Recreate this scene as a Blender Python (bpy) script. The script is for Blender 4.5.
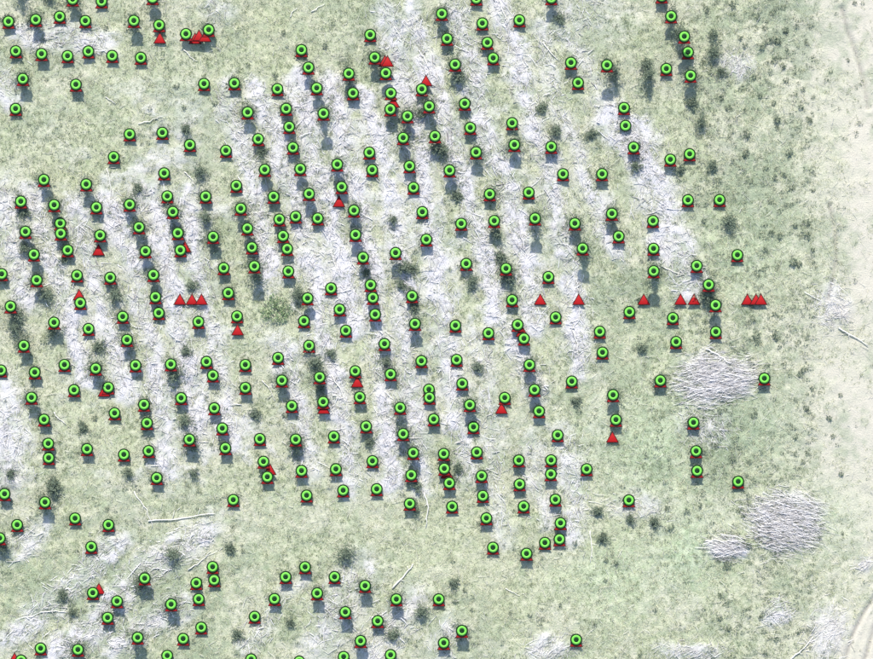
import bpy, math, random
import numpy as np

# ------------------------------------------------------------------ camera, sky, sun, exposure
scene = bpy.context.scene
C = scene.collection
for o in list(bpy.data.objects):
    bpy.data.objects.remove(o)

W_PX, H_PX, M = 873.0, 659.0, 0.1          # photograph size, metres per photograph pixel
CAM_H = 220.0
cam_d = bpy.data.cameras.new('camera')
cam = bpy.data.objects.new('camera', cam_d)
C.objects.link(cam)
cam.location = (0, 0, CAM_H)
cam.rotation_euler = (0, 0, 0)
cam_d.sensor_width = 36.0
cam_d.sensor_fit = 'HORIZONTAL'
cam_d.lens = 36.0 * CAM_H / (W_PX * M)
cam_d.clip_start = 1.0
cam_d.clip_end = 6000.0
scene.camera = cam
scene.render.resolution_x, scene.render.resolution_y = 1024, 773

SUN_EL, SUN_AZ = math.radians(41), math.radians(-5)     # azimuth measured from +Y towards +X
world = bpy.data.worlds.new('World')
scene.world = world
world.use_nodes = True
wn = world.node_tree
sky = wn.nodes.new('ShaderNodeTexSky')
sky.sky_type = 'NISHITA'
sky.sun_disc = False
sky.sun_elevation = SUN_EL
sky.sun_rotation = SUN_AZ
wn.links.new(sky.outputs[0], wn.nodes['Background'].inputs[0])
wn.nodes['Background'].inputs[1].default_value = 0.145

sun_d = bpy.data.lights.new('sun', 'SUN')
sun_d.energy = 3.6
sun_d.angle = math.radians(1.6)
sun_d.color = (1.0, 0.955, 0.89)
sun = bpy.data.objects.new('sun', sun_d)
C.objects.link(sun)
sun.location = (-5, 60, 60)
sun.rotation_euler = (-(math.pi / 2 - SUN_EL), 0, -SUN_AZ)

scene.view_settings.view_transform = 'Standard'
scene.view_settings.look = 'None'
scene.view_settings.gamma = 1.0
scene.view_settings.use_curve_mapping = False
scene.view_settings.exposure = 1.18

# ------------------------------------------------------------------ helpers
rng = np.random.default_rng(11)
random.seed(11)


def wx(px): return (px - W_PX / 2) * M
def wy(py): return (H_PX / 2 - py) * M


def new_mesh(name, verts, faces_flat, loop_tot, mat=None, attrs=None, smooth=False):
    me = bpy.data.meshes.new(name)
    v = np.asarray(verts, dtype=np.float32)
    f = np.asarray(faces_flat, dtype=np.int32)
    lt = np.asarray(loop_tot, dtype=np.int32)
    me.vertices.add(len(v))
    me.vertices.foreach_set('co', v.ravel())
    me.loops.add(len(f))
    me.loops.foreach_set('vertex_index', f)
    me.polygons.add(len(lt))
    ls = np.concatenate([[0], np.cumsum(lt)[:-1]]).astype(np.int32)
    me.polygons.foreach_set('loop_start', ls)
    me.polygons.foreach_set('loop_total', lt)
    if smooth:
        me.polygons.foreach_set('use_smooth', np.ones(len(lt), dtype=bool))
    for k, a in (attrs or {}).items():
        at = me.attributes.new(k, 'FLOAT', 'POINT')
        at.data.foreach_set('value', np.asarray(a, dtype=np.float32))
    me.update(calc_edges=True)
    me.validate()
    if mat:
        me.materials.append(mat)
    return me


def link(name, data, parent=None, loc=(0, 0, 0), rot=(0, 0, 0), scale=(1, 1, 1)):
    o = bpy.data.objects.new(name, data)
    C.objects.link(o)
    o.parent = parent
    o.location, o.rotation_euler, o.scale = loc, rot, scale
    return o


def tag(o, label=None, cat=None, group=None, kind=None):
    if label: o['label'] = label
    if cat: o['category'] = cat
    if group: o['group'] = group
    if kind: o['kind'] = kind
    return o


ORD = ['first', 'second', 'third', 'fourth', 'fifth', 'sixth', 'seventh', 'eighth', 'ninth', 'tenth', 'eleventh', 'twelfth',
       'thirteenth', 'fourteenth', 'fifteenth', 'sixteenth', 'seventeenth', 'eighteenth', 'nineteenth', 'twentieth']
ORD += ['twenty-' + w for w in ORD[:9]] + ['thirtieth'] + ['thirty-' + w for w in ORD[:9]]
ROWS = ['top', 'upper', 'upper middle', 'lower middle', 'lower', 'bottom']
COLS = ['far left', 'left', 'centre left', 'centre right', 'right', 'far right']


def places(pts):
    """for each point of one kind: its order from the left within its sixth-by-sixth part of the picture, and the part's name"""
    cell = [(min(5, max(0, int(p[1] / H_PX * 6))), min(5, max(0, int(p[0] / W_PX * 6)))) for p in pts]
    out = []
    for i, p in enumerate(pts):
        mates = sorted((q[0], q[1], k) for k, q in enumerate(pts) if cell[k] == cell[i])
        n = [m[2] for m in mates].index(i)
        out.append((ORD[n], ROWS[cell[i][0]] + ' ' + COLS[cell[i][1]] + ' part'))
    return out


def vnoise(x, y, scale, seed):
    """smooth value noise, 0..1"""
    r = np.random.default_rng(seed)
    tab = r.random((256, 256))
    u, v = x / scale + 1000.0, y / scale + 1000.0
    i, j = np.floor(u).astype(int), np.floor(v).astype(int)
    fu, fv = u - i, v - j
    fu, fv = fu * fu * (3 - 2 * fu), fv * fv * (3 - 2 * fv)
    g = lambda a, b: tab[a % 256, b % 256]
    return (g(i, j) * (1 - fu) + g(i + 1, j) * fu) * (1 - fv) + (g(i, j + 1) * (1 - fu) + g(i + 1, j + 1) * fu) * fv


def fbm(x, y, scale, seed, n=3):
    s, a, t = 0, 1.0, 0
    for k in range(n):
        s = s + a * vnoise(x, y, scale / 2 ** k, seed + k)
        t += a
        a *= 0.55
    return s / t


# ------------------------------------------------------------------ materials
def mat_base(name, rough=0.85):
    m = bpy.data.materials.new(name)
    m.use_nodes = True
    b = m.node_tree.nodes['Principled BSDF']
    b.inputs['Roughness'].default_value = rough
    b.inputs['Specular IOR Level'].default_value = 0.15
    return m, m.node_tree, b


def node_mix(nt, fac, a, b, blend='MIX'):
    n = nt.nodes.new('ShaderNodeMix')
    n.data_type = 'RGBA'
    n.blend_type = blend
    for inp, val in ((n.inputs[0], fac), (n.inputs[6], a), (n.inputs[7], b)):
        if isinstance(val, bpy.types.NodeSocket):
            nt.links.new(val, inp)
        elif isinstance(val, (int, float)):
            inp.default_value = val
        else:
            inp.default_value = (*val, 1)
    return n.outputs[2]


def node_noise(nt, scale, detail=4, rough=0.6, coords=None):
    n = nt.nodes.new('ShaderNodeTexNoise')
    n.inputs['Scale'].default_value = scale
    n.inputs['Detail'].default_value = detail
    n.inputs['Roughness'].default_value = rough
    if coords:
        nt.links.new(coords, n.inputs['Vector'])
    return n.outputs['Fac']


def node_ramp(nt, fac, lo, hi):
    n = nt.nodes.new('ShaderNodeMapRange')
    n.inputs[1].default_value, n.inputs[2].default_value = lo, hi
    nt.links.new(fac, n.inputs[0])
    return n.outputs[0]


def node_attr(nt, name):
    n = nt.nodes.new('ShaderNodeAttribute')
    n.attribute_name = name
    return n.outputs['Fac']


def make_ground_mat():
    m, nt, b = mat_base('field_ground', 0.95)
    tc = nt.nodes.new('ShaderNodeTexCoord').outputs['Object']
    big = node_ramp(nt, node_noise(nt, 0.22, 5, 0.6, tc), 0.35, 0.66)
    mid = node_ramp(nt, node_noise(nt, 1.7, 5, 0.65, tc), 0.36, 0.66)
    fine = node_ramp(nt, node_noise(nt, 6.5, 4, 0.7, tc), 0.34, 0.66)
    grass = node_mix(nt, big, (0.30, 0.335, 0.20), (0.405, 0.415, 0.29))
    grass = node_mix(nt, node_attr(nt, 'cream'), grass, (0.41, 0.40, 0.315))
    grass = node_mix(nt, node_attr(nt, 'olive'), grass, (0.32, 0.345, 0.19))
    grass = node_mix(nt, node_attr(nt, 'lush'), grass, (0.30, 0.40, 0.245))
    dry = node_mix(nt, mid, (0.50, 0.475, 0.375), (0.245, 0.285, 0.175))
    g = node_mix(nt, 0.45, grass, dry)
    g2 = node_mix(nt, fine, node_mix(nt, 1.0, g, (0.66, 0.68, 0.66), 'MULTIPLY'), g)
    sl = node_mix(nt, mid, (0.42, 0.41, 0.41), (0.575, 0.56, 0.56))
    sl2 = node_mix(nt, fine, (0.33, 0.322, 0.32), sl)
    col = node_mix(nt, node_attr(nt, 'slash'), g2, sl2)
    smooth = node_mix(nt, mid, (0.37, 0.345, 0.285), (0.43, 0.40, 0.335))
    col = node_mix(nt, node_attr(nt, 'bare'), col, smooth)
    col = node_mix(nt, node_ramp(nt, node_attr(nt, 'herb'), 0.0, 1.4), col, node_mix(nt, fine, (0.12, 0.15, 0.10), (0.22, 0.27, 0.17)))
    col = node_mix(nt, node_ramp(nt, node_attr(nt, 'soil'), 0.0, 1.7), col, (0.15, 0.145, 0.135))
    nt.links.new(col, b.inputs['Base Color'])
    bmp = nt.nodes.new('ShaderNodeBump')
    bmp.inputs['Strength'].default_value = 0.35
    bmp.inputs['Distance'].default_value = 0.12
    nt.links.new(fine, bmp.inputs['Height'])
    nt.links.new(bmp.outputs[0], b.inputs['Normal'])
    return m


def make_two_tone(name, ca, cb, attr='tone', rough=0.85, trans=0.0):
    m, nt, b = mat_base(name, rough)
    nt.links.new(node_mix(nt, node_attr(nt, attr), ca, cb), b.inputs['Base Color'])
    if trans:
        out = nt.nodes['Material Output']
        t = nt.nodes.new('ShaderNodeBsdfTranslucent')
        nt.links.new(node_mix(nt, node_attr(nt, attr), ca, cb), t.inputs[0])
        mx = nt.nodes.new('ShaderNodeMixShader')
        mx.inputs[0].default_value = trans
        nt.links.new(b.outputs[0], mx.inputs[1])
        nt.links.new(t.outputs[0], mx.inputs[2])
        nt.links.new(mx.outputs[0], out.inputs[0])
    return m


def make_paint(name, col, var=0.12):
    m, nt, b = mat_base(name, 0.7)
    tc = nt.nodes.new('ShaderNodeTexCoord').outputs['Object']
    f = node_ramp(nt, node_noise(nt, 5.0, 3, 0.6, tc), 0.3, 0.7)
    dark = tuple(c * (1 - var) for c in col)
    nt.links.new(node_mix(nt, f, dark, col), b.inputs['Base Color'])
    return m


MAT = {
    'ground': make_ground_mat(),
    'grass': make_two_tone('grass_blades', (0.15, 0.195, 0.10), (0.51, 0.505, 0.36), trans=0.25),
    'stick': make_two_tone('bleached_wood', (0.255, 0.235, 0.22), (0.74, 0.72, 0.71)),
    'branch': make_two_tone('pale_branch', (0.40, 0.385, 0.34), (0.60, 0.575, 0.51)),
    'bark': make_paint('sapling_bark', (0.12, 0.10, 0.08)),
    'needle': make_two_tone('sapling_needles', (0.075, 0.10, 0.07), (0.22, 0.26, 0.18), trans=0.15),
    'weed': make_two_tone('weed_leaves', (0.085, 0.11, 0.075), (0.22, 0.26, 0.18), trans=0.2),
    'shrub': make_two_tone('pale_shrub_leaves', (0.15, 0.23, 0.105), (0.35, 0.43, 0.25), trans=0.25),
    'green': make_paint('marker_green', (0.12, 0.42, 0.05), 0.04),
    'dark': make_paint('marker_black_green', (0.004, 0.018, 0.004)),
    'dot': make_paint('marker_dot', (0.002, 0.022, 0.004)),
    'maroon': make_paint('marker_maroon', (0.19, 0.004, 0.005)),
    'red': make_paint('marker_red', (0.25, 0.003, 0.004), 0.08),
    'darkred': make_paint('marker_dark_red', (0.035, 0.003, 0.003)),
    'stake': make_paint('stake_wood', (0.20, 0.16, 0.11)),
}

# ------------------------------------------------------------------ what lies where (photograph pixels)
WINDROWS = [   # half width, strength, spine
    (11, .8, [(3, 185), (12, 240), (24, 300)]),
    (17, .8, [(4, 395), (10, 440), (8, 480)]),
    (9, .95, [(31, 192), (48, 248), (60, 285), (74, 335), (88, 380)]),
    (9, .9, [(72, 200), (86, 253), (101, 296), (116, 350), (128, 395)]),
    (9, .9, [(109, 194), (126, 248), (141, 300), (150, 350), (158, 410), (170, 470)]),
    (10, 1., [(148, 188), (166, 268), (178, 320), (190, 380), (198, 440)]),
    (9, .9, [(187, 188), (196, 255), (208, 320), (222, 390), (233, 445)]),
    (9, 1., [(224, 85), (245, 151), (260, 220), (270, 270)]),
    (9, .8, [(280, 340), (296, 400), (308, 470)]),
    (9, 1., [(256, 84), (280, 151), (300, 215), (312, 270), (325, 340), (340, 410), (352, 485)]),
    (9, 1., [(296, 80), (313, 151), (329, 215), (342, 268), (352, 330)]),
    (9, 1., [(330, 80), (345, 150), (358, 200), (373, 290), (385, 390), (392, 485)]),
    (8, .8, [(364, 92), (384, 161), (398, 230), (405, 300), (410, 400), (424, 490)]),
    (10, .85, [(386, 3), (403, 75), (416, 140), (428, 210), (438, 290), (454, 390), (468, 480)]),
    (9, .95, [(413, 16), (434, 85), (452, 145), (466, 195), (484, 245), (496, 306), (512, 345), (545, 393)]),
    (9, 1., [(453, 0), (474, 75), (489, 155), (508, 190), (530, 285), (536, 330)]),
    (9, .95, [(496, 0), (518, 63), (539, 141), (556, 205), (576, 291), (580, 372)]),
    (8, .6, [(540, 30), (550, 80), (577, 150), (604, 228), (622, 262)]),
    (24, .5, [(575, 8), (598, 18)]),
    (9, .5, [(560, 30), (585, 65), (607, 118)]),
    (14, 1., [(612, 122), (640, 142), (660, 205), (673, 250), (691, 288)]),
    (11, .8, [(562, 436), (575, 485), (573, 532)]),
    (9, .55, [(528, 440), (540, 480), (545, 520)]),
    (13, 1., [(207, 528), (165, 558), (128, 588), (92, 628), (60, 655)]),
    (11, .9, [(121, 537), (80, 580), (52, 600), (10, 640)]),
    (11, .9, [(184, 600), (150, 622), (110, 648)]),
    (11, .7, [(36, 531), (4, 556)]),
    (17, .65, [(358, 568), (342, 600), (318, 645)]),
    (16, .6, [(412, 600), (388, 630), (370, 656)]),
    (9, .5, [(300, 580), (272, 612), (245, 650)]),
    (10, .8, [(24, 38), (60, 36), (104, 44)]),
    (10, .8, [(2, 70), (8, 95)]),
    (9, .6, [(205, 6), (222, 18)]),
    (10, .55, [(452, 622), (444, 655)]),
    (9, .5, [(478, 335), (486, 400), (495, 470), (500, 530)]),
]
# centre, radii, stick heading in degrees (picture, counter-clockwise), how dense, height
PILES = [
    (716, 379, 38, 23, 4, 1.0, .5, 'large bleached brush pile of level sticks beside the lone far right marker'),
    (787, 522, 30, 29, -14, 1.0, .6, 'rounded brush pile of long slanting sticks, lower right of the field'),
    (727, 547, 18, 11, -6, .9, .35, 'small flat brush pile left of the rounded pile, lower right'),
    (778, 611, 15, 14, 30, .6, .2, 'faint round heap of twigs near the bottom right corner'),
    (708, 428, 26, 16, -60, .55, .15, 'thin litter of sticks just below the large brush pile'),
    (834, 306, 18, 22, -40, .6, .15, 'thin scatter of pale twigs beside the track on the right'),
    (828, 632, 20, 26, 45, .5, .15, 'scatter of pale twigs along the track at the bottom right'),
    (692, 651, 32, 10, 10, .6, .15, 'low spread of pale twigs cut by the bottom edge, right half'),
    (735, 66, 17, 14, 70, .6, .15, 'pale twig patch among dark weeds at upper right'),
    (552, 647, 26, 13, 50, .6, .15, 'pale twig patch left of the lone marker at the bottom edge'),
    (632, 506, 24, 12, 20, .45, .12, 'thin pale twig patch under the lone marker right of lower rows'),
    (868, 562, 10, 8, 20, .6, .15, 'small twig patch at the right edge, lower part'),
    (640, 145, 22, 14, -55, .7, .2, 'broad pale twig patch at the head of the rightmost windrow'),
]

# ------------------------------------------------------------------ ground height and cover
# wheel ruts of the track
RUTS = [[(842, 8), (848, 32), (857, 55), (864, 82), (868, 108)], [(880, 588), (862, 616), (852, 636), (843, 668)],
        [(892, 600), (874, 628), (862, 668)],
        [(829, 205), (835, 230), (836, 262), (828, 300)]]
XS = np.concatenate([-np.geomspace(1800, 52, 26)[:-1], np.arange(-52, 52.01, 0.18), np.geomspace(52, 1800, 26)[1:]])
YS = np.concatenate([-np.geomspace(1800, 40, 26)[:-1], np.arange(-40, 40.01, 0.18), np.geomspace(40, 1800, 26)[1:]])
GX, GY = np.meshgrid(XS, YS)


def seg_dist(x, y, pts):
    best = np.full(x.shape, 1e9)
    for (ax, ay), (bx, by) in zip(pts[:-1], pts[1:]):
        dx, dy = bx - ax, by - ay
        t = np.clip(((x - ax) * dx + (y - ay) * dy) / (dx * dx + dy * dy), 0, 1)
        best = np.minimum(best, np.hypot(x - ax - t * dx, y - ay - t * dy))
    return best


def cover(x, y):
    """slash, cream, olive, lush, bare and weed cover, each 0..1, from world metres"""
    jx = (fbm(x, y, 2.2, 5) - .5) * 2.6
    jy = (fbm(x, y, 2.2, 9) - .5) * 2.6
    X, Y = x + jx, y + jy
    slash = np.zeros(x.shape)
    near = (np.abs(x) < 60) & (np.abs(y) < 48)
    for hw, st, pts in WINDROWS:
        p = [(wx(a), wy(b)) for a, b in pts]
        d = np.where(near, seg_dist(X, Y, p), 1e3)
        slash = np.maximum(slash, st * np.clip((1.75 - d / (hw * M)) * .8, 0, 1))
    for cx, cy, rx, ry, an, de, h, lab in PILES:
        d = np.hypot((X - wx(cx)) / (rx * M), (Y - wy(cy)) / (ry * M))
        slash = np.maximum(slash, min(1, de * 1.1) * np.clip((1.3 - d) * 1.5, 0, 1))
    n = fbm(x, y, 1.1, 21, 4)
    n2 = fbm(x, y, 5.0, 25, 3)
    slash = np.clip(slash * (-.42 + 1.65 * n + 1.1 * n2), 0, 1)
    # patches of slash debris between the rows
    inrow = np.clip((30 - np.abs(x + 12)) / 12, 0, 1) * np.clip((y + 18) / 5, 0, 1) * np.clip((26 - y) / 4, 0, 1)
    slash = np.maximum(slash, inrow * np.clip((n2 * .5 + n * .5 - .50) * 5, 0, .55))
    edge = 37.5 + 2.5 * (fbm(y * 0, y, 6, 31) - .5)
    cream = np.clip((x - 29 + 14 * (n2 - .5)) / 10, 0, 1)
    n3 = fbm(x, y, 3.2, 27, 3)
    cream = np.maximum(cream, np.clip((n3 - .52) * 5, 0, .75))
    bare = np.clip((x - edge + 9 * (n2 - .5) + 5 * (n - .5)) / 6, 0, 1) * np.clip((y + 22 + 12 * (n2 - .5)) / 14, .45, 1) * .85 * np.clip(.35 + 1.2 * n, 0, 1)
    tx = wx(873) - (y - wy(598)) * -0.72          # farm track across the lower right corner
    bare = np.maximum(bare, np.clip(.35 + .9 * n, 0, 1) * np.clip((x - tx + .3 + 2.4 * (n - .5)) / 1.3, 0, 1) * np.clip((-22 - y) / 2 + 1, 0, 1))
    blob = lambda cx, cy, r: np.clip(1.2 - np.hypot(x - wx(cx), y - wy(cy)) / (r * M), 0, 1)
    olive = np.maximum.reduce([blob(420, 300, 38), blob(60, 165, 50) * .6, blob(235, 160, 30) * .5, blob(110, 415, 30) * .7,
                               blob(70, 560, 60) * .6, blob(260, 25, 70) * .55, blob(480, 570, 80) * .4]) * np.clip(n2 * 1.8, 0, 1)
    lush = np.maximum.reduce([blob(690, 545, 55), blob(665, 450, 70) * .7, blob(610, 570, 60) * .6, blob(745, 250, 50) * .6,
                              blob(600, 440, 60) * .5, blob(760, 430, 40) * .5, blob(830, 520, 40) * .6]) * np.clip(n2 * 1.8, 0, 1)
    h1 = fbm(x, y, .95, 61, 3)
    h2 = fbm(x, y, 4.5, 65, 2)
    band = np.clip(1 - np.abs(x - 32.0 + .08 * (20 - y)) / 6.5, 0, 1) * np.clip((y + 24) / 12, .25, 1)
    band = np.maximum(band, .45 * np.clip((x - 12) / 6, 0, 1) * np.clip((36 - x) / 5, 0, 1) * np.clip((12 - y) / 5, 0, 1))
    band = np.maximum(band, .6 * np.clip((-12 - x) / 8, 0, 1) * np.clip((-20 - y) / 4, 0, 1))
    herb = np.clip((h1 * .6 + h2 * .4 - .525 + .12 * band) * 8, 0, 1) * (.62 + .38 * band)
    soil = np.zeros(x.shape)
    for pts in RUTS:
        soil = np.maximum(soil, np.exp(-(seg_dist(x, y, [(wx(a), wy(b)) for a, b in pts]) / .14) ** 2) * np.clip(n * 1.7, 0, 1))
    slash = slash * (1 - .35 * herb)
    return dict(herb=herb, soil=soil, slash=slash, cream=cream, olive=np.clip(olive, 0, 1), lush=np.clip(lush, 0, 1), bare=np.clip(bare, 0, 1))


COV = cover(GX, GY)
GZ = (fbm(GX, GY, 14, 41, 2) - .5) * 0.5 + (fbm(GX, GY, 1.1, 45, 3) - .5) * 0.26 * (1 - .85 * COV['bare']) \
    + COV['slash'] * (0.10 + 0.09 * vnoise(GX, GY, .42, 49))
for cx, cy, rx, ry, an, de, h, lab in PILES:
    d = np.hypot((GX - wx(cx)) / (rx * M), (GY - wy(cy)) / (ry * M))
    GZ = GZ + h * .28 * np.clip(1.1 - d * d, 0, 1)
for pts in RUTS:
    d = seg_dist(GX, GY, [(wx(a), wy(b)) for a, b in pts])
    GZ = GZ - 0.16 * np.exp(-(d / 0.2) ** 2) + 0.06 * np.exp(-((d - .5) / 0.25) ** 2)
GZ = np.where((np.abs(GX) > 53) | (np.abs(GY) > 41), GZ * .5, GZ)


def ground_z(x, y):
    i = np.clip(np.searchsorted(XS, x) - 1, 0, len(XS) - 2)
    j = np.clip(np.searchsorted(YS, y) - 1, 0, len(YS) - 2)
    u, v = (x - XS[i]) / (XS[i + 1] - XS[i]), (y - YS[j]) / (YS[j + 1] - YS[j])
    return (GZ[j, i] * (1 - u) + GZ[j, i + 1] * u) * (1 - v) + (GZ[j + 1, i] * (1 - u) + GZ[j + 1, i + 1] * u) * v


def sample(arr, x, y):
    i = np.clip(np.searchsorted(XS, x), 0, len(XS) - 1)
    j = np.clip(np.searchsorted(YS, y), 0, len(YS) - 1)
    return arr[j, i]


nx, ny = len(XS), len(YS)
idx = np.arange(nx * ny).reshape(ny, nx)
quads = np.stack([idx[:-1, :-1], idx[:-1, 1:], idx[1:, 1:], idx[1:, :-1]], -1).reshape(-1, 4)
gm = new_mesh('ground', np.stack([GX, GY, GZ], -1).reshape(-1, 3), quads.ravel(), np.full(len(quads), 4), MAT['ground'],
              {k: v.ravel() for k, v in COV.items()}, smooth=True)
tag(link('ground', gm), 'pale grassy clear-felled field with strips of bleached slash', None, kind='structure')


# ------------------------------------------------------------------ sticks
def stick_arrays(x, y, z, ang, length, rad, pitch, bend=0.0):
    """three-sided tapered prisms with one bend; all arguments arrays"""
    n = len(x)
    r3 = np.array([0, 2.094, 4.189])
    dx, dy = np.cos(ang), np.sin(ang)
    P = np.zeros((n, 3, 3, 3))
    bx = bend * length * rng.normal(0, 1, n)
    for k, t in enumerate((-.5, 0.0, .5)):
        c = np.stack([x + dx * length * t - dy * bx * (1 if k == 1 else 0), y + dy * length * t + dx * bx * (1 if k == 1 else 0),
                      z + pitch * length * t], -1)
        rr = rad * (1.15, 1.0, .55)[k]
        for q in range(3):
            s, co = math.sin(r3[q]), math.cos(r3[q])
            P[:, k, q, 0] = c[:, 0] - dy * rr * s
            P[:, k, q, 1] = c[:, 1] + dx * rr * s
            P[:, k, q, 2] = c[:, 2] + rr * co
    F = []
    for k in range(2):
        for q in range(3):
            a, b2 = k * 3 + q, k * 3 + (q + 1) % 3
            F.append((a, b2, b2 + 3, a + 3))
    F = np.array(F)
    faces = (F[None] + (np.arange(n) * 9)[:, None, None]).reshape(-1)
    return P.reshape(-1, 3), faces, np.full(n * 6, 4)


def stick_mesh(name, x, y, ang, length, rad, lift, mat, bend=.04):
    z = ground_z(x, y) + rad + lift
    pitch = rng.normal(0, .10, len(x))
    v, f, l = stick_arrays(x, y, z, ang, length, rad, pitch, bend)
    tone = np.repeat(np.clip(rng.normal(.70, .32, len(x)), 0, 1), 9)
    return new_mesh(name, v, f, l, mat, {'tone': tone})


def sample_spine(pts, n, hw):
    p = np.array([(wx(a), wy(b)) for a, b in pts])
    seg = np.hypot(*(p[1:] - p[:-1]).T)
    cum = np.concatenate([[0], np.cumsum(seg)])
    t = rng.random(n) * cum[-1]
    k = np.clip(np.searchsorted(cum, t) - 1, 0, len(seg) - 1)
    f = ((t - cum[k]) / seg[k])[:, None]
    q = p[k] * (1 - f) + p[k + 1] * f
    d = (p[k + 1] - p[k]) / seg[k][:, None]
    o = rng.normal(0, hw * M * .78, n)
    q = q + np.stack([-d[:, 1], d[:, 0]], -1) * o[:, None] + rng.normal(0, .25, (n, 2))
    return q[:, 0], q[:, 1], np.arctan2(d[:, 1], d[:, 0]), cum[-1]


for (hw, st, pts), (od, pl) in zip(WINDROWS, places([w[2][0] for w in WINDROWS])):
    x, y, a, L = sample_spine(pts, 7000, hw)
    n = int(L * hw * M * 2 * 14 * st)
    x, y, a = x[:n], y[:n], a[:n]
    n = len(x)
    along = rng.random(n) < .35
    ang = np.where(along, a + rng.normal(0, .4, n), rng.random(n) * math.pi * 2)
    ln = np.clip(rng.lognormal(-.65, .5, n), .15, 2.0)
    rad = np.clip(rng.lognormal(-3.95, .35, n), .012, .05)
    me = stick_mesh('windrow_sticks', x, y, ang, ln, rad, rng.random(n) * .12, MAT['stick'])
    bx_, by_ = wx(pts[0][0]), wy(pts[0][1])
    root = link('slash_windrow', None, loc=(bx_, by_, float(ground_z(np.array([bx_]), np.array([by_]))[0])))
    tag(root, 'pale stick windrow whose upper end is ' + od + ' from left in ' + pl,
        'windrow', 'rows of slash across the field')
    s = link('sticks', me, root, loc=-root.location)
    s['kind'] = 'stuff'

for cx, cy, rx, ry, an, de, h, lab in PILES:
    x0, y0 = wx(cx), wy(cy)
    root = link('brush_pile', None, loc=(x0, y0, float(ground_z(np.array([x0]), np.array([y0]))[0])))
    tag(root, lab, 'brush pile', 'heaps of sticks')

    def pts_in(n, k):
        t = rng.random(n) * 2 * math.pi
        r = np.sqrt(rng.random(n)) * k * (1 + .16 * np.sin(2 * t + cx) + .13 * np.sin(3 * t + cy) + .10 * np.sin(5 * t + cx * 3))
        return x0 + rx * M * r * np.cos(t), y0 + ry * M * r * np.sin(t)
    n = int(rx * ry * M * M * 3.14 * (56 if de > .8 else 26) * de)
    x, y = pts_in(n, 1.0)
    x, y = x + rng.normal(0, rx * M * .24, n), y + rng.normal(0, ry * M * .24, n)
    spread = .34 if de > .8 else .8
    ang = math.radians(an) + rng.normal(0, spread, n)
    ln = np.clip(rng.lognormal(-.35 if cx != 787 else -.05, .5, n), .25, 2.6)
    rad = np.clip(rng.lognormal(-4.25, .35, n), .009, .035)
    s = link('sticks', stick_mesh('pile_sticks', x, y, ang, ln, rad, rng.random(n) * .16 * (1 if de > .8 else .5), MAT['stick']),
             root, loc=-root.location)
    s['kind'] = 'stuff'
    if de > .8:                                    # the sticks long enough to pick out one by one
        nb = int(rx * .5)
        bx, by = pts_in(nb, .95)
        for i in range(nb):
            one = lambda v: np.array([v])
            an2 = math.radians(an) + rng.normal(0, .26)
            me = stick_mesh('long_stick', one(bx[i]), one(by[i]), one(an2), one(rng.uniform(1.6, 3.4)), one(rng.uniform(.02, .036)),
                            one(rng.uniform(.06, .18)), MAT['stick'], .05)
            link('long_stick', me, root, loc=-root.location)

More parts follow.
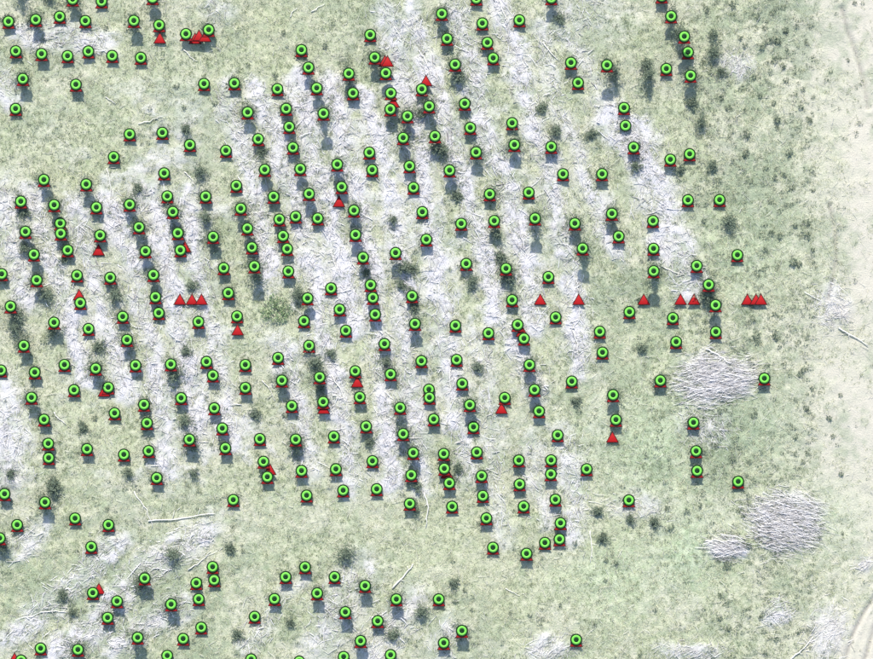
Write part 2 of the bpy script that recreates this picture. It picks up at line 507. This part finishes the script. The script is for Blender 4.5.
# loose branches that show singly: points, radius, wording
BRANCHES = [
    ([(148, 521), (180, 519), (215, 513)], .07, 'long pale branch lying level above the lower left slash'),
    ([(40, 612), (56, 611), (71, 612)], .055, 'thin straight white branch lying level near the lower left edge'),
    ([(134, 492), (147, 510), (153, 528)], .05, 'thin curved pale branch on grass left of the long level branch'),
    ([(392, 588), (403, 577), (413, 564)], .085, 'short thick white log slanting on grass in the lower middle'),
    ([(424, 492), (428, 508), (426, 527)], .075, 'upright white branch at the foot of the middle rows'),
    ([(185, 172), (191, 178), (195, 186)], .05, 'short pale branch right of a marker at the left middle'),
    ([(139, 124), (150, 121), (163, 116)], .05, 'tan branch on open grass above two markers, upper left'),
    ([(105, 97), (110, 100), (116, 104)], .045, 'small pale branch alone on the upper left grass'),
    ([(184, 50), (190, 56), (198, 62)], .045, 'pale branch just below the upper left red triangle cluster'),
    ([(311, 12), (317, 8), (324, 4)], .05, 'pale branch near the top edge right of a similar branch'),
    ([(290, 17), (292, 12), (297, 8)], .045, 'short pale branch near the top edge left of a similar branch'),
    ([(419, 50), (424, 58), (429, 69)], .06, 'pale branch just above the upper middle red triangle'),
    ([(394, 27), (398, 33), (402, 39)], .045, 'small pale branch at the top of the middle windrows'),
    ([(543, 43), (550, 52), (558, 60)], .055, 'pale branch left of two markers in the upper right middle'),
    ([(576, 278), (577, 285), (579, 292)], .05, 'short upright branch just above a lone red triangle'),
    ([(578, 303), (580, 312), (579, 321)], .05, 'short upright branch just below a lone red triangle'),
    ([(573, 330), (577, 344), (578, 359)], .055, 'upright pale branch below the red triangle line, right of centre'),
    ([(449, 369), (450, 384), (450, 399)], .05, 'upright pale branch between markers right of centre'),
    ([(331, 375), (340, 388), (346, 404)], .06, 'pale branch slanting down left of a red triangle, centre'),
    ([(374, 406), (377, 414), (379, 424)], .05, 'short pale branch on the slash below the centre'),
    ([(345, 430), (349, 446), (349, 462)], .05, 'upright thin branch in the lower middle slash'),
    ([(706, 349), (717, 354), (730, 364)], .09, 'thick white log on the upper edge of the large brush pile'),
    ([(838, 328), (852, 336), (868, 346)], .07, 'long white branch beside the track on the right'),
    ([(590, 531), (592, 548), (590, 563)], .05, 'thin upright branch right of the lowest marker cluster'),
    ([(54, 412), (60, 419), (66, 424)], .05, 'pale branch on grass left of two stacked markers, left side'),
    ([(188, 570), (200, 562), (211, 551)], .055, 'pale branch along the lower edge of bright lower left slash'),
    ([(705, 541), (714, 540), (726, 542)], .07, 'level white log along the top of the small brush pile'),
    ([(790, 659), (801, 650), (813, 637)], .07, 'slanting white branch at the bottom right edge'),
    ([(661, 266), (672, 271), (684, 275)], .05, 'pale branch across the foot of the rightmost windrow'),
    ([(107, 168), (111, 188), (110, 209)], .04, 'thin upright branch in the left middle rows'),
    ([(499, 0), (503, 12), (508, 25)], .05, 'pale branch hanging into view at the top edge, middle'),
    ([(331, 250), (334, 262), (338, 274)], .05, 'pale branch on bright windrow left of stacked markers'),
    ([(262, 380), (270, 388), (275, 402)], .045, 'thin pale branch below the left centre markers'),
    ([(505, 588), (512, 592), (520, 595)], .04, 'thin pale branch on open grass in the lower middle'),
]


def tube_mesh(name, pts3, radii, sides, mat):
    P = np.array(pts3, dtype=float)
    V, F, LT = [], [], []
    n = len(P)
    for i in range(n):
        d = P[min(i + 1, n - 1)] - P[max(i - 1, 0)]
        d /= np.linalg.norm(d)
        u = np.cross(d, (0.1, 0.2, 1) if abs(d[2]) < .9 else (1, 0, 0))
        u /= np.linalg.norm(u)
        w = np.cross(d, u)
        for q in range(sides):
            t = 2 * math.pi * q / sides
            V.append(P[i] + radii[i] * (math.cos(t) * u + math.sin(t) * w))
    for i in range(n - 1):
        for q in range(sides):
            a, b = i * sides + q, i * sides + (q + 1) % sides
            F += [a, b, b + sides, a + sides]
            LT.append(4)
    F += list(range(sides))[::-1]
    LT.append(sides)
    F += [(n - 1) * sides + q for q in range(sides)]
    LT.append(sides)
    return new_mesh(name, V, F, LT, mat, {'tone': np.random.default_rng(n).random(len(V)) * .4 + .5})


for pts, r, lab in BRANCHES:
    x = np.array([wx(p[0]) for p in pts])
    y = np.array([wy(p[1]) for p in pts])
    t, tt = np.linspace(0, 1, 3), np.linspace(0, 1, 9)
    X = np.interp(tt, t, x) + rng.normal(0, .04, 9)
    Y = np.interp(tt, t, y) + rng.normal(0, .04, 9)
    Z = ground_z(X, Y)
    Z = np.linspace(Z[0], Z[-1], 9) * .4 + Z * .6 + r * 1.2 + .05
    root = link('fallen_branch', None, loc=(X[4], Y[4], Z[4] - r))
    tag(root, lab, 'branch', 'loose branches on the ground')
    P = np.stack([X, Y, Z], -1) - np.array(root.location)
    link('stem', tube_mesh('branch_stem', P, np.linspace(r, r * .5, 9), 6, MAT['branch']), root)
    for k in (3, 6):                                # side twigs
        d = P[k + 1] - P[k]
        sgn = random.choice((-1, 1))
        e = P[k] + .45 * d + sgn * np.array([-d[1], d[0], 0]) * random.uniform(.6, 1.3)
        link('twig', tube_mesh('branch_twig', [P[k], (P[k] + e) / 2 + (0, 0, .03), e], [r * .5, r * .4, r * .25], 5, MAT['branch']), root)

# ------------------------------------------------------------------ markers, red triangles and saplings
# tiles of the photograph: offset x, offset y, then "x y size" of each marker in quarter pixels (size of the sapling it stands over)
S = 220.0 / 873.0
TILES = [
    (0, 0, '33 85 1,142 78 2,237 66 0,339 83 0,288 -3 2,403 5 0,532 83 2,632 100 0,606 -8 2,738 135 0,828 118 1,63 203 0,165 214 1,'
     '268 222 0,351 204 0,446 222 0,559 229 0,91 313 2,302 336 1,810 333 0,63 432 0,515 533 0,645 527 0,754 575 0,452 623 0',
     '85 20 3,198 8 2,740 525 1'),
    (220, 0, '323 198 0,351 268 2,384 350 2,511 292 2,528 370 1,596 138 0,614 228 2,658 290 1,678 370 0,676 434 2,744 462 2,801 355 1,'
     '830 423 2,57 330 1,228 353 0,263 432 1,110 446 2,275 504 1,152 552 0,290 586 1,24 598 0,411 451 3,593 606 0,727 548 2,853 541 0',
     '800 460 1,860 620 2,165 610 1'),
    (440, 0, '7 55 2,144 -5 0,168 93 0,315 80 0,28 154 1,188 169 1,211 231 1,60 256 2,442 -8 2,520 248 1,548 328 0,663 258 1,98 412 1,'
     '120 508 1,143 605 2,286 489 0,295 575 2,441 583 1,730 428 0,736 499 0,768 585 1',
     '75 340 2,405 440 1,690 340 3,825 355 3,820 265 1,600 545 1,460 530 1,10 625 2,475 85 1'),
    (653, 0, '72 64 2,124 145 1,139 207 1,53 273 0,149 300 2,146 611 0,69 633 0,35 -15 1',
     '100 190 3,240 150 1,240 240 2,270 295 1,155 420 1,190 515 2'),
    (0, 165, '175 59 2,84 145 1,216 159 2,343 77 2,383 168 1,240 232 1,242 272 1,103 265 2,136 355 2,269 338 1,398 279 1,8 433 1,147 457 1,'
     '306 438 0,438 447 1,43 561 1,215 625 0,320 547 0,487 602 1,352 650 0,652 33 0,664 124 0,686 186 2,706 270 1,716 338 0,515 157 2,'
     '552 247 2,578 342 2,609 436 2,617 524 1,630 587 0,816 125 1,846 285 2,788 622 1',
     '795 55 2,820 240 2,850 330 2,185 545 2,460 545 2,70 625 2,100 360 2,255 385 1,760 490 1,550 105 1,95 200 1'),
    (220, 165, '65 82 0,213 126 1,83 173 2,236 216 1,301 205 0,109 252 2,251 282 1,267 333 0,127 327 1,137 402 2,15 409 1,272 422 1,33 508 1,'
     '68 600 0,178 19 2,319 16 2,466 -1 2,483 88 1,354 115 2,388 212 1,532 181 2,538 277 2,568 367 2,604 20 0,752 5 1,768 90 0,803 187 0,'
     '819 296 1,697 349 1,598 476 1,607 527 0,616 593 1,348 529 1,334 619 0,441 489 0,475 573 1,500 657 0,762 520 1,774 630 2',
     '150 500 3,310 540 2,730 440 2,720 490 1,580 440 1,765 420 1,690 230 1,770 575 1'),
    (440, 165, '38 22 2,197 116 1,352 109 0,84 233 1,215 222 1,377 212 3,535 232 2,566 331 3,104 392 1,262 411 2,430 444 0,286 536 1,459 604 0,'
     '308 634 1,61 637 0,192 667 0,488 36 0,643 36 1,682 193 2,709 283 1,845 222 0,847 332 0,848 421 3,752 583 0,634 661 0',
     '225 305 2,240 375 1,275 480 2,130 490 2,65 135 1,775 15 1'),
    (653, 165, '139 139 0,265 138 0,335 357 0,173 400 1,220 475 2,248 556 1,79 607 0,249 662 0',
     '237 15 1,300 255 2,110 30 1,210 550 2'),
    (0, 330, '95 62 2,5 160 0,139 168 1,256 138 0,380 153 2,126 268 2,176 355 1,294 238 0,429 228 0,455 330 0,193 450 1,195 507 0,346 472 1,'
     '492 494 0,20 650 1,504 39 2,538 140 1,678 136 2,571 296 1,583 369 1,590 480 1,622 587 1,719 270 1,752 434 2,820 126 0,845 180 1,851 310 1',
     '60 20 2,390 75 1,210 40 2,695 210 2,735 390 2,765 490 2,770 580 1,220 635 2,330 400 1,510 580 1,740 95 1,45 580 1'),
    (220, 330, '101 138 0,231 110 0,354 62 0,101 229 1,246 200 2,396 187 2,410 285 1,285 301 1,537 163 0,555 266 1,653 55 1,677 175 1,799 123 1,'
     '829 236 0,831 268 0,715 308 2,848 354 1,10 390 1,22 468 1,158 432 0,301 434 2,452 422 0,580 382 1,173 522 0,188 583 1,324 558 1,460 552 1,'
     '605 520 0,727 412 2,767 487 2,759 575 1,344 656 0,489 636 0,622 631 0',
     '305 490 2,140 345 1,440 105 1,590 455 1,780 630 1,400 240 1,660 140 1,380 160 2'),
    (440, 330, '333 34 0,66 118 0,355 138 2,88 212 0,118 297 2,133 385 0,257 269 0,375 237 2,393 322 1,523 204 0,645 89 0,687 258 2,698 356 1,'
     '467 417 0,15 491 1,17 550 0,37 607 1,146 485 0,165 579 1,170 658 0,313 517 1,316 612 1,441 517 1,440 572 0,582 552 0',
     '800 85 1,540 295 1,150 160 1,70 560 1'),
    (653, 330, '92 47 0,29 200 1,441 192 1,160 367 1,170 480 1,174 558 1,337 601 0', ''),
    (0, 494, '180 32 2,69 122 0,299 96 0,431 122 0,0 175 2,363 209 0,575 334 1,369 392 0,466 424 1,428 490 1,162 612 0,310 617 2,547 569 2,84 660 0,'
     '664 641 0,680 437 2,779 353 0,844 289 0,850 341 0,789 416 0,799 529 0,727 574 0',
     '215 8 2,685 270 2,560 385 2,10 240 2,250 410 1,290 480 1'),
    (220, 494, '53 23 0,344 8 2,753 38 1,338 289 1,261 328 1,455 328 0,386 393 2,217 415 1,138 486 0,576 363 2,700 417 2,498 467 2,626 503 1,558 582 2,'
     '677 638 0,491 645 0,315 664 0,124 655 0,868 417 0',
     '500 265 2,40 225 1,280 520 1,70 565 1,800 495 2,685 570 1,780 75 1'),
    (440, 494, '48 50 0,184 96 1,210 212 0,332 49 0,458 22 1,478 115 1,474 179 0,416 193 0,343 236 1,749 24 0,87 542 2,15 590 1,540 577 0',
     '55 365 1,645 185 1,755 110 1,850 120 1,625 80 1'),
    (653, 494, '', ''),
]
# stand-alone red triangles: middle of the base, photograph pixels
REDS = [(160, 43.8), (195, 44), (199, 41), (205, 42), (385, 66.5), (387.5, 66.8), (426, 86.5), (393.5, 108), (98.3, 255.7), (79.3, 300.5), (185, 252.5),
        (180, 305), (192, 305), (201.6, 305), (339, 207.3), (237.8, 335.5), (540.3, 305), (578.6, 305), (643.9, 305), (680.5, 305), (694, 305),
        (747.5, 305), (756, 305), (761, 305), (104, 396.8), (357.3, 387.5), (323.8, 414), (270, 475), (522, 337), (501.5, 414), (612.4, 442.7),
        (447, 478.7), (99, 594.3), (14.5, 664)]


def parse(s):
    return [tuple(float(v) for v in p.split()) for p in s.split(',') if p.strip()]


markers, wild = [], []
for ox, oy, a, b in TILES:
    for x, y, s in parse(a):
        p = (ox + x * S, oy + y * S, int(s))
        if all(math.hypot(p[0] - q[0], p[1] - q[1]) > 5 for q in markers):
            markers.append(p)
    for x, y, s in parse(b):
        wild.append((ox + x * S, oy + y * S - (0, 3, 8, 14)[int(s)], int(s)))
markers.sort(key=lambda p: p[1])


# ---- sapling variants: thing > trunk, crown
def crown_mesh(seed, height, radius, layers, sharp):
    r = np.random.default_rng(seed)
    V, F, T = [], [], []
    lob, ex = r.random(3) * 6.28, r.uniform(.1, .28, 3)
    for li in range(layers):
        t = li / (layers - 1)
        z0 = height * (.12 + .86 * t)
        R = radius * (1 - t) ** sharp + .05
        nb = int(9 - 5 * t)
        off = r.random() * 6.28
        for k in range(nb):
            a = off + 6.283 * k / nb + r.normal(0, .2)
            RR = R * r.uniform(.55, 1.15) * (1 + ex[0] * math.sin(a + lob[0]) + ex[1] * math.sin(2 * a + lob[1]) + ex[2] * math.sin(3 * a + lob[2]))
            rise = RR * r.uniform(.15, .5)
            for m in range(int(9 + 8 * (1 - t))):
                f = r.uniform(.15, 1.0)
                c = np.array([math.cos(a) * RR * f, math.sin(a) * RR * f, z0 + rise * f + r.normal(0, .04)]) + np.array([r.normal(0, .07), r.normal(0, .07), 0])
                ang = a + r.normal(0, 1.3)
                ln, wd = r.uniform(.07, .17) * (1.2 - .4 * f), r.uniform(.025, .055)
                d = np.array([math.cos(ang), math.sin(ang), r.uniform(-.2, .7)])
                d /= np.linalg.norm(d)
                w = np.cross(d, r.normal(0, 1, 3))
                w /= np.linalg.norm(w) + 1e-6
                i = len(V)
                V += [c - w * wd, c + w * wd, c + d * ln * 1.2]
                F += [i, i + 1, i + 2]
                tone = np.clip(r.normal(.4, .3), 0, 1)
                T += [tone] * 3
    return new_mesh('sapling_crown', V, F, [3] * (len(F) // 3), MAT['needle'], {'tone': T})


def trunk_mesh(height, r0):
    z = np.linspace(-.12, height, 5)
    return tube_mesh('sapling_trunk', [(.02 * math.sin(3 * v), .02 * math.cos(4 * v), v) for v in z], np.linspace(r0, r0 * .25, 5), 6, MAT['bark'])


VARIANTS = {1: [], 2: [], 3: []}
for i in range(5):
    VARIANTS[1].append((crown_mesh(100 + i, .50, .74, 7, .4), trunk_mesh(.5, .025)))
    VARIANTS[2].append((crown_mesh(200 + i, 1.08, 1.1, 12, .45), trunk_mesh(1.06, .04)))
    VARIANTS[3].append((crown_mesh(300 + i, 2.08, 1.0, 15, .75), trunk_mesh(2.1, .05)))
TOP = {0: .30, 1: .66, 2: 1.28, 3: 2.3}


def gz1(x, y):
    return float(ground_z(np.array([x]), np.array([y]))[0])


def sapling(px, py, size, label):
    cm, tm = random.choice(VARIANTS[size])
    x, y = wx(px), wy(py)
    root = link('pine_sapling', None, loc=(x, y, gz1(x, y)), rot=(0, 0, random.random() * 6.28))
    k = random.uniform(.86, 1.04)
    root.scale = (k * random.uniform(.85, 1.2), k * random.uniform(.85, 1.2), k)
    tag(root, label, 'sapling', 'pine saplings in rows')
    link('trunk', tm, root)
    link('crown', cm, root)


# ---- marker meshes
def disc_mesh(name, ro, ri, z0, z1, mat, n=32):
    V, F, LT = [], [], []
    for k in range(n):
        c, s = math.cos(2 * math.pi * k / n), math.sin(2 * math.pi * k / n)
        V += [(ro * c, ro * s, z0), (ro * c, ro * s, z1), (ri * c, ri * s, z1), (ri * c, ri * s, z0)]
    for k in range(n):
        a, b = 4 * k, 4 * ((k + 1) % n)
        for q in range(4):
            r_ = (q + 1) % 4
            F += [a + q, b + q, b + r_, a + r_]
            LT.append(4)
    return new_mesh(name, V, F, LT, mat)


def tri_mesh(name, half, up, down, z0, z1, mat, bev=.02):
    base = [(-half, -down), (half, -down), (0, up)]
    k = 1 - bev / half
    V = [(x, y, z0) for x, y in base] + [(x, y, z1 - .01) for x, y in base] + [(x * k, (y - (up - down) * .2) * k + (up - down) * .2, z1) for x, y in base]
    F, LT = [2, 1, 0, 6, 7, 8], [3, 3]
    for lo in (0, 3):
        for q in range(3):
            a, b = lo + q, lo + (q + 1) % 3
            F += [a, b, b + 3, a + 3]
            LT.append(4)
    return new_mesh(name, V, F, LT, mat)


def post_mesh():
    return tube_mesh('stake', [(0, 0, -.25), (0, 0, .5), (0, 0, 1)], [.02, .028, .028], 6, MAT['stake'])


M_POST = post_mesh()
M_TRI_D = tri_mesh('triangle_plate', .68, .45, .725, 0, .03, MAT['darkred'])
M_TRI_DI = tri_mesh('triangle_face', .60, .30, .675, .03, .045, MAT['maroon'])
M_RIM = disc_mesh('rim', .61, .472, .046, .094, MAT['dark'])
M_RING = disc_mesh('green_ring', .478, .235, .048, .092, MAT['green'])
M_DOT = disc_mesh('dot', .25, .002, .049, .094, MAT['dot'], 20)
M_TRI_R = tri_mesh('triangle_edge', .67, .80, .40, 0, .03, MAT['darkred'])
M_TRI_RI = tri_mesh('triangle_face', .55, .60, .325, .03, .05, MAT['red'])


def lift(px, py, z):
    """ground place of a thing that shows at this pixel when it stands z high"""
    k = (CAM_H - z) / CAM_H
    return wx(px) * k, wy(py) * k


SLASH = COV['slash']
placed = []
red_z = []
for (px, by), (od, pl) in zip(REDS, places(REDS)):
    py = by - 4.0
    z = .22
    for qx, qy, qs in markers:                      # sits just below a marker that would otherwise shade it
        if abs(px - qx) < 14 and -3 < by - qy < 18:
            z = max(z, TOP[qs] - .06)
    for qx, qy, qz in red_z:
        if abs(px - qx) < 14 and abs(by - qy) < 13:
            z = max(z, qz + .07)
    red_z.append((px, by, z))
    x, y = lift(px, py, z)
    g = gz1(x, y)
    root = link('red_triangle_marker', None, loc=(x, y, g))
    tag(root, od + ' lone red triangle marker from left in ' + pl, 'marker',
        'red triangle markers')
    link('peg', M_POST, root, scale=(1, 1, z))
    link('edge', M_TRI_R, root, loc=(0, 0, z))
    link('face', M_TRI_RI, root, loc=(0, 0, z))

for (px, py, s), (od, pl) in zip(markers, places(markers)):
    h = TOP[s] + random.uniform(0, .06)
    for qx, qy, qh in placed:
        if abs(px - qx) < 13 and 0 <= py - qy < 14:
            h = max(h, qh + .12)
    for qx, qy, qs in wild:
        if abs(px - qx) < 15 and abs(py - qy) < 15:
            h = max(h, TOP[qs] + .05)
    for qx, qy, qz in red_z:
        if abs(px - qx) < 14 and abs(py + 5 - qy) < 14:
            h = max(h, qz + .12)
    placed.append((px, py, h))
    x, y = lift(px, py, h)
    root = link('round_target_marker', None, loc=(x, y, gz1(x, y)))
    where = ('low on grass' if sample(SLASH, x, y) < .4 else 'on pale slash') if s == 0 else \
        {1: 'over small sapling', 2: 'over dark sapling', 3: 'over tall sapling'}[s]
    tag(root, od + ' green ring marker from left in ' + pl + ', ' + where, 'marker',
        'green ring markers on the field')
    link('stake', M_POST, root, scale=(1, 1, h))
    if not (624 < px < 627 and 124 < py < 128):      # this one alone shows no triangle
        link('triangle_plate', M_TRI_D, root, loc=(0, 0, h))
        link('triangle_face', M_TRI_DI, root, loc=(0, 0, h))
    link('rim', M_RIM, root, loc=(0, 0, h))
    link('green_ring', M_RING, root, loc=(0, 0, h))
    link('dot', M_DOT, root, loc=(0, 0, h))
    if s:
        sapling(px, py - 1, s, 'dark sapling under the ' + od + ' green marker from left in ' + pl)
for (px, py, s), (od, pl) in zip(wild, places(wild)):
    size = {1: 'small', 2: 'bushy', 3: 'tall'}[s]
    sapling(px, py, s, od + ' sapling without a marker from left in ' + pl + ', ' + size)


# ------------------------------------------------------------------ weeds, shrub, grass
def leaf_ball(seed, n, rx, rz, ln, mat, name):
    r = np.random.default_rng(seed)
    V, F, T = [], [], []
    for k in range(n):
        d = r.normal(0, 1, 3)
        d[2] = abs(d[2])
        d /= np.linalg.norm(d)
        c = d * r.uniform(.45, 1.0) * np.array([rx, rx, rz])
        c[:2] += r.normal(0, rx * .18, 2)
        a = d + r.normal(0, .5, 3)
        a /= np.linalg.norm(a)
        w = np.cross(a, r.normal(0, 1, 3))
        w /= np.linalg.norm(w)
        l = ln * r.uniform(.6, 1.3)
        i = len(V)
        V += [c, c + a * l * .5 + w * l * .24, c + a * l, c + a * l * .5 - w * l * .24]
        F += [i, i + 1, i + 2, i + 3]
        T += [np.clip(r.normal(.45, .3), 0, 1)] * 4
    return new_mesh(name, V, F, [4] * n, mat, {'tone': T})


WEED_V = [leaf_ball(400 + i, 70, .26, .34, .16, MAT['weed'], 'weed_leaves') for i in range(6)]
STEM_V = [tube_mesh('weed_stem', [(0, 0, -.08), (.01, .01, .1), (.02, 0, .26)], [.018, .015, .008], 5, MAT['weed']) for _ in range(1)]
WEEDS = [(733, 4, 1.2), (706, 9, 1.), (758, 17, .8), (773, 40, 1.3), (779, 41, 1.), (766, 42, .9), (762, 47, .9), (774, 12, .9), (775, 60, 1.1),
         (780, 58, .7), (754, 77, .8), (786, 80, .9), (747, 135, 1.1), (746, 154, 1.3), (789, 152, 1.2), (777, 120, 1.1), (774, 103, .8), (803, 89, .8),
         (801, 107, .9), (855, 3, .7), (831, 72, .6), (848, 60, .6), (810, 122, .7), (760, 96, .8), (728, 108, 1.), (721, 98, .9), (765, 28, .9), (745, 45, .9),
         (740, 38, .8), (786, 30, 1.), (783, 66, .9), (704, 221, .9), (807, 223, 1.1), (807, 235, 1.2), (793, 262, 1.3), (799, 264, 1.), (790, 188, 1.), (785, 175, .8),
         (813, 190, .7), (775, 178, .9), (771, 233, 1.), (780, 236, .9), (795, 225, .8), (765, 250, .8), (812, 250, .7), (756, 336, 1.2), (757, 341, 1.), (776, 337, 1.1),
         (720, 411, .9), (754, 415, 1.), (716, 446, .8), (733, 459, 1.), (800, 374, 1.), (803, 370, .9), (806, 408, .9), (812, 388, .8), (829, 418, .9),
         (833, 436, .8), (841, 474, .8), (795, 437, .8), (840, 395, .7), (746, 543, 1.4), (728, 564, 1.3), (686, 511, 1.), (671, 527, 1.), (668, 508, .9), (655, 524, 1.),
         (720, 618, .9), (729, 628, .9), (798, 631, .9), (776, 639, .8), (764, 652, .8), (819, 537, .8), (743, 515, .8), (804, 528, .7), (842, 533, .6), (640, 300, .9),
         (177, 86, .9), (184, 108, .8), (325, 46, .9), (275, 75, 1.), (283, 33, .8), (106, 28, .8), (215, 103, .9), (95, 418, .9), (285, 415, .9), (455, 601, .8),
         (472, 610, .7), (606, 560, .8), (616, 563, .8), (575, 543, .8), (640, 655, .7), (700, 505, .8), (465, 590, .8), (603, 534, .8), (605, 580, .7),
         (530, 615, .7), (510, 613, .6), (655, 610, .7), (560, 605, .6), (595, 625, .6)]
for (px, py, k), (od, pl) in zip(WEEDS, places(WEEDS)):
    x, y = wx(px), wy(py)
    root = link('weed_clump', None, loc=(x, y, gz1(x, y)), rot=(0, 0, random.random() * 6.28), scale=(k * 1.15, k, k * .9))
    tag(root, od + ' dark green weed clump from left in ' + pl, 'weed', 'dark weed clumps in the grass')
    link('leaves', random.choice(WEED_V), root)
    link('stem', STEM_V[0], root)

# the one pale shrub
x, y = wx(277), wy(309)
root = link('pale_shrub', None, loc=(x, y, gz1(x, y)))
tag(root, 'pale yellow green leafy shrub between left centre markers', 'shrub')
for k, (dx, dy, r) in enumerate([(-.6, .3, .75), (.3, .5, .7), (.9, -.1, .6), (-.2, -.7, .8), (-1.1, -.6, .55), (.5, -.9, .55), (-.3, .9, .5)]):
    link('foliage', leaf_ball(500 + k, 130, r, r * .7, .2, MAT['shrub'], 'shrub_foliage'), root, loc=(dx, dy, .05))
link('stem', tube_mesh('shrub_stem', [(0, 0, -.1), (.02, 0, .3), (.05, .03, .6)], [.05, .04, .02], 6, MAT['bark']), root)

# small weeds that nobody could count
wv, wf, wl, wt = [], [], [], []
vi = 0
small = []
while len(small) < 3000:
    px, py = rng.random() * 900 - 10, rng.random() * 680 - 10
    dens = .22
    if 695 < px < 815: dens = 3.2
    if px > 815: dens = .12
    if py > 490 and px < 240: dens = .5
    if rng.random() < dens * (vnoise(np.array([px]), np.array([py]), 20, 71)[0] ** 2.2) * 1.6:
        small.append((px, py))
for px, py, sz in [m for m in markers if m[2]] + wild:       # rank growth round the saplings
    for q in range(3 + 2 * sz):
        small.append((px + rng.normal(0, 7), py + 6 + rng.normal(0, 8)))
for px, py in small:
    me = WEED_V[rng.integers(6)]
    k = rng.uniform(.25, .8)
    co = np.empty(len(me.vertices) * 3, dtype=np.float32)
    me.vertices.foreach_get('co', co)
    co = co.reshape(-1, 3)[:120] * np.array([k * rng.uniform(.8, 1.6), k, k * .8])
    x, y = wx(px), wy(py)
    co += np.array([x, y, gz1(x, y)])
    wv.append(co)
    n = len(co) // 4
    wf.append(np.arange(len(co)) + vi)
    wl.append(np.full(n, 4))
    wt.append(np.repeat(np.clip(rng.normal(.45, .3, n), 0, 1), 4))
    vi += len(co)
tag(link('weeds', new_mesh('weeds', np.concatenate(wv), np.concatenate(wf), np.concatenate(wl), MAT['weed'], {'tone': np.concatenate(wt)})),
    'small dark weeds scattered thinly through the grass', 'weeds', kind='stuff')

# dry straws lying about everywhere
n = 12000
x, y = rng.uniform(-46, 46, n), rng.uniform(-35, 35, n)
k = rng.random(n) > .8 * sample(COV['bare'], x, y) + .3 * (vnoise(x, y, 2.5, 77) - .3)
x, y = x[k], y[k]
n = len(x)
tag(link('dry_straw', stick_mesh('dry_straw', x, y, rng.random(n) * 6.283, np.clip(rng.lognormal(-.9, .5, n), .15, 1.3),
                                 np.clip(rng.lognormal(-4.4, .3, n), .008, .022), .05 + rng.random(n) * .12, MAT['branch'])),
    'pale dry straws and twigs lying all over the grass', 'straw', kind='stuff')

# grass: tufts of leaning blades
N = 105000
gx, gy = rng.uniform(-47, 47, N), rng.uniform(-36, 36, N)
keep = rng.random(N) > .15 + .75 * np.maximum(sample(COV['slash'], gx, gy), sample(COV['bare'], gx, gy)) + .3 * sample(COV['cream'], gx, gy) \
    + .55 * (vnoise(gx, gy, 1.3, 81) - .5)
gx, gy = gx[keep], gy[keep]
gz = ground_z(gx, gy)
tone_t = np.clip(.50 + 1.1 * (fbm(gx, gy, 2.2, 83) - .5) + rng.normal(0, .22, len(gx)) + .25 * sample(COV['cream'], gx, gy), 0, 1)
NB = 6
Vs, Ts = [], []
for k in range(NB):
    n = len(gx)
    a = rng.random(n) * 6.283
    l = rng.uniform(.12, .34, n)
    tilt = rng.uniform(.35, 1.0, n)
    bx, by = gx + rng.normal(0, .07, n), gy + rng.normal(0, .07, n)
    w = rng.uniform(.014, .03, n)
    tip = np.stack([bx + np.cos(a) * l * tilt, by + np.sin(a) * l * tilt, gz + l * np.sqrt(1.05 - tilt ** 2 * .95) * .8], -1)
    p0 = np.stack([bx - np.sin(a) * w, by + np.cos(a) * w, gz - .02], -1)
    p1 = np.stack([bx + np.sin(a) * w, by - np.cos(a) * w, gz - .02], -1)
    Vs.append(np.stack([p0, p1, tip], 1).reshape(-1, 3))
    Ts.append(np.repeat(np.clip(tone_t + rng.normal(0, .15, n), 0, 1), 3))
V = np.concatenate(Vs)
tag(link('grass', new_mesh('grass', V, np.arange(len(V)), np.full(len(V) // 3, 3), MAT['grass'], {'tone': np.concatenate(Ts)})),
    'pale dry grass covering the field between the slash rows', 'grass', kind='stuff')
print('markers', len(markers), 'reds', len(REDS), 'wild', len(wild), 'with sapling', sum(1 for m in markers if m[2]))
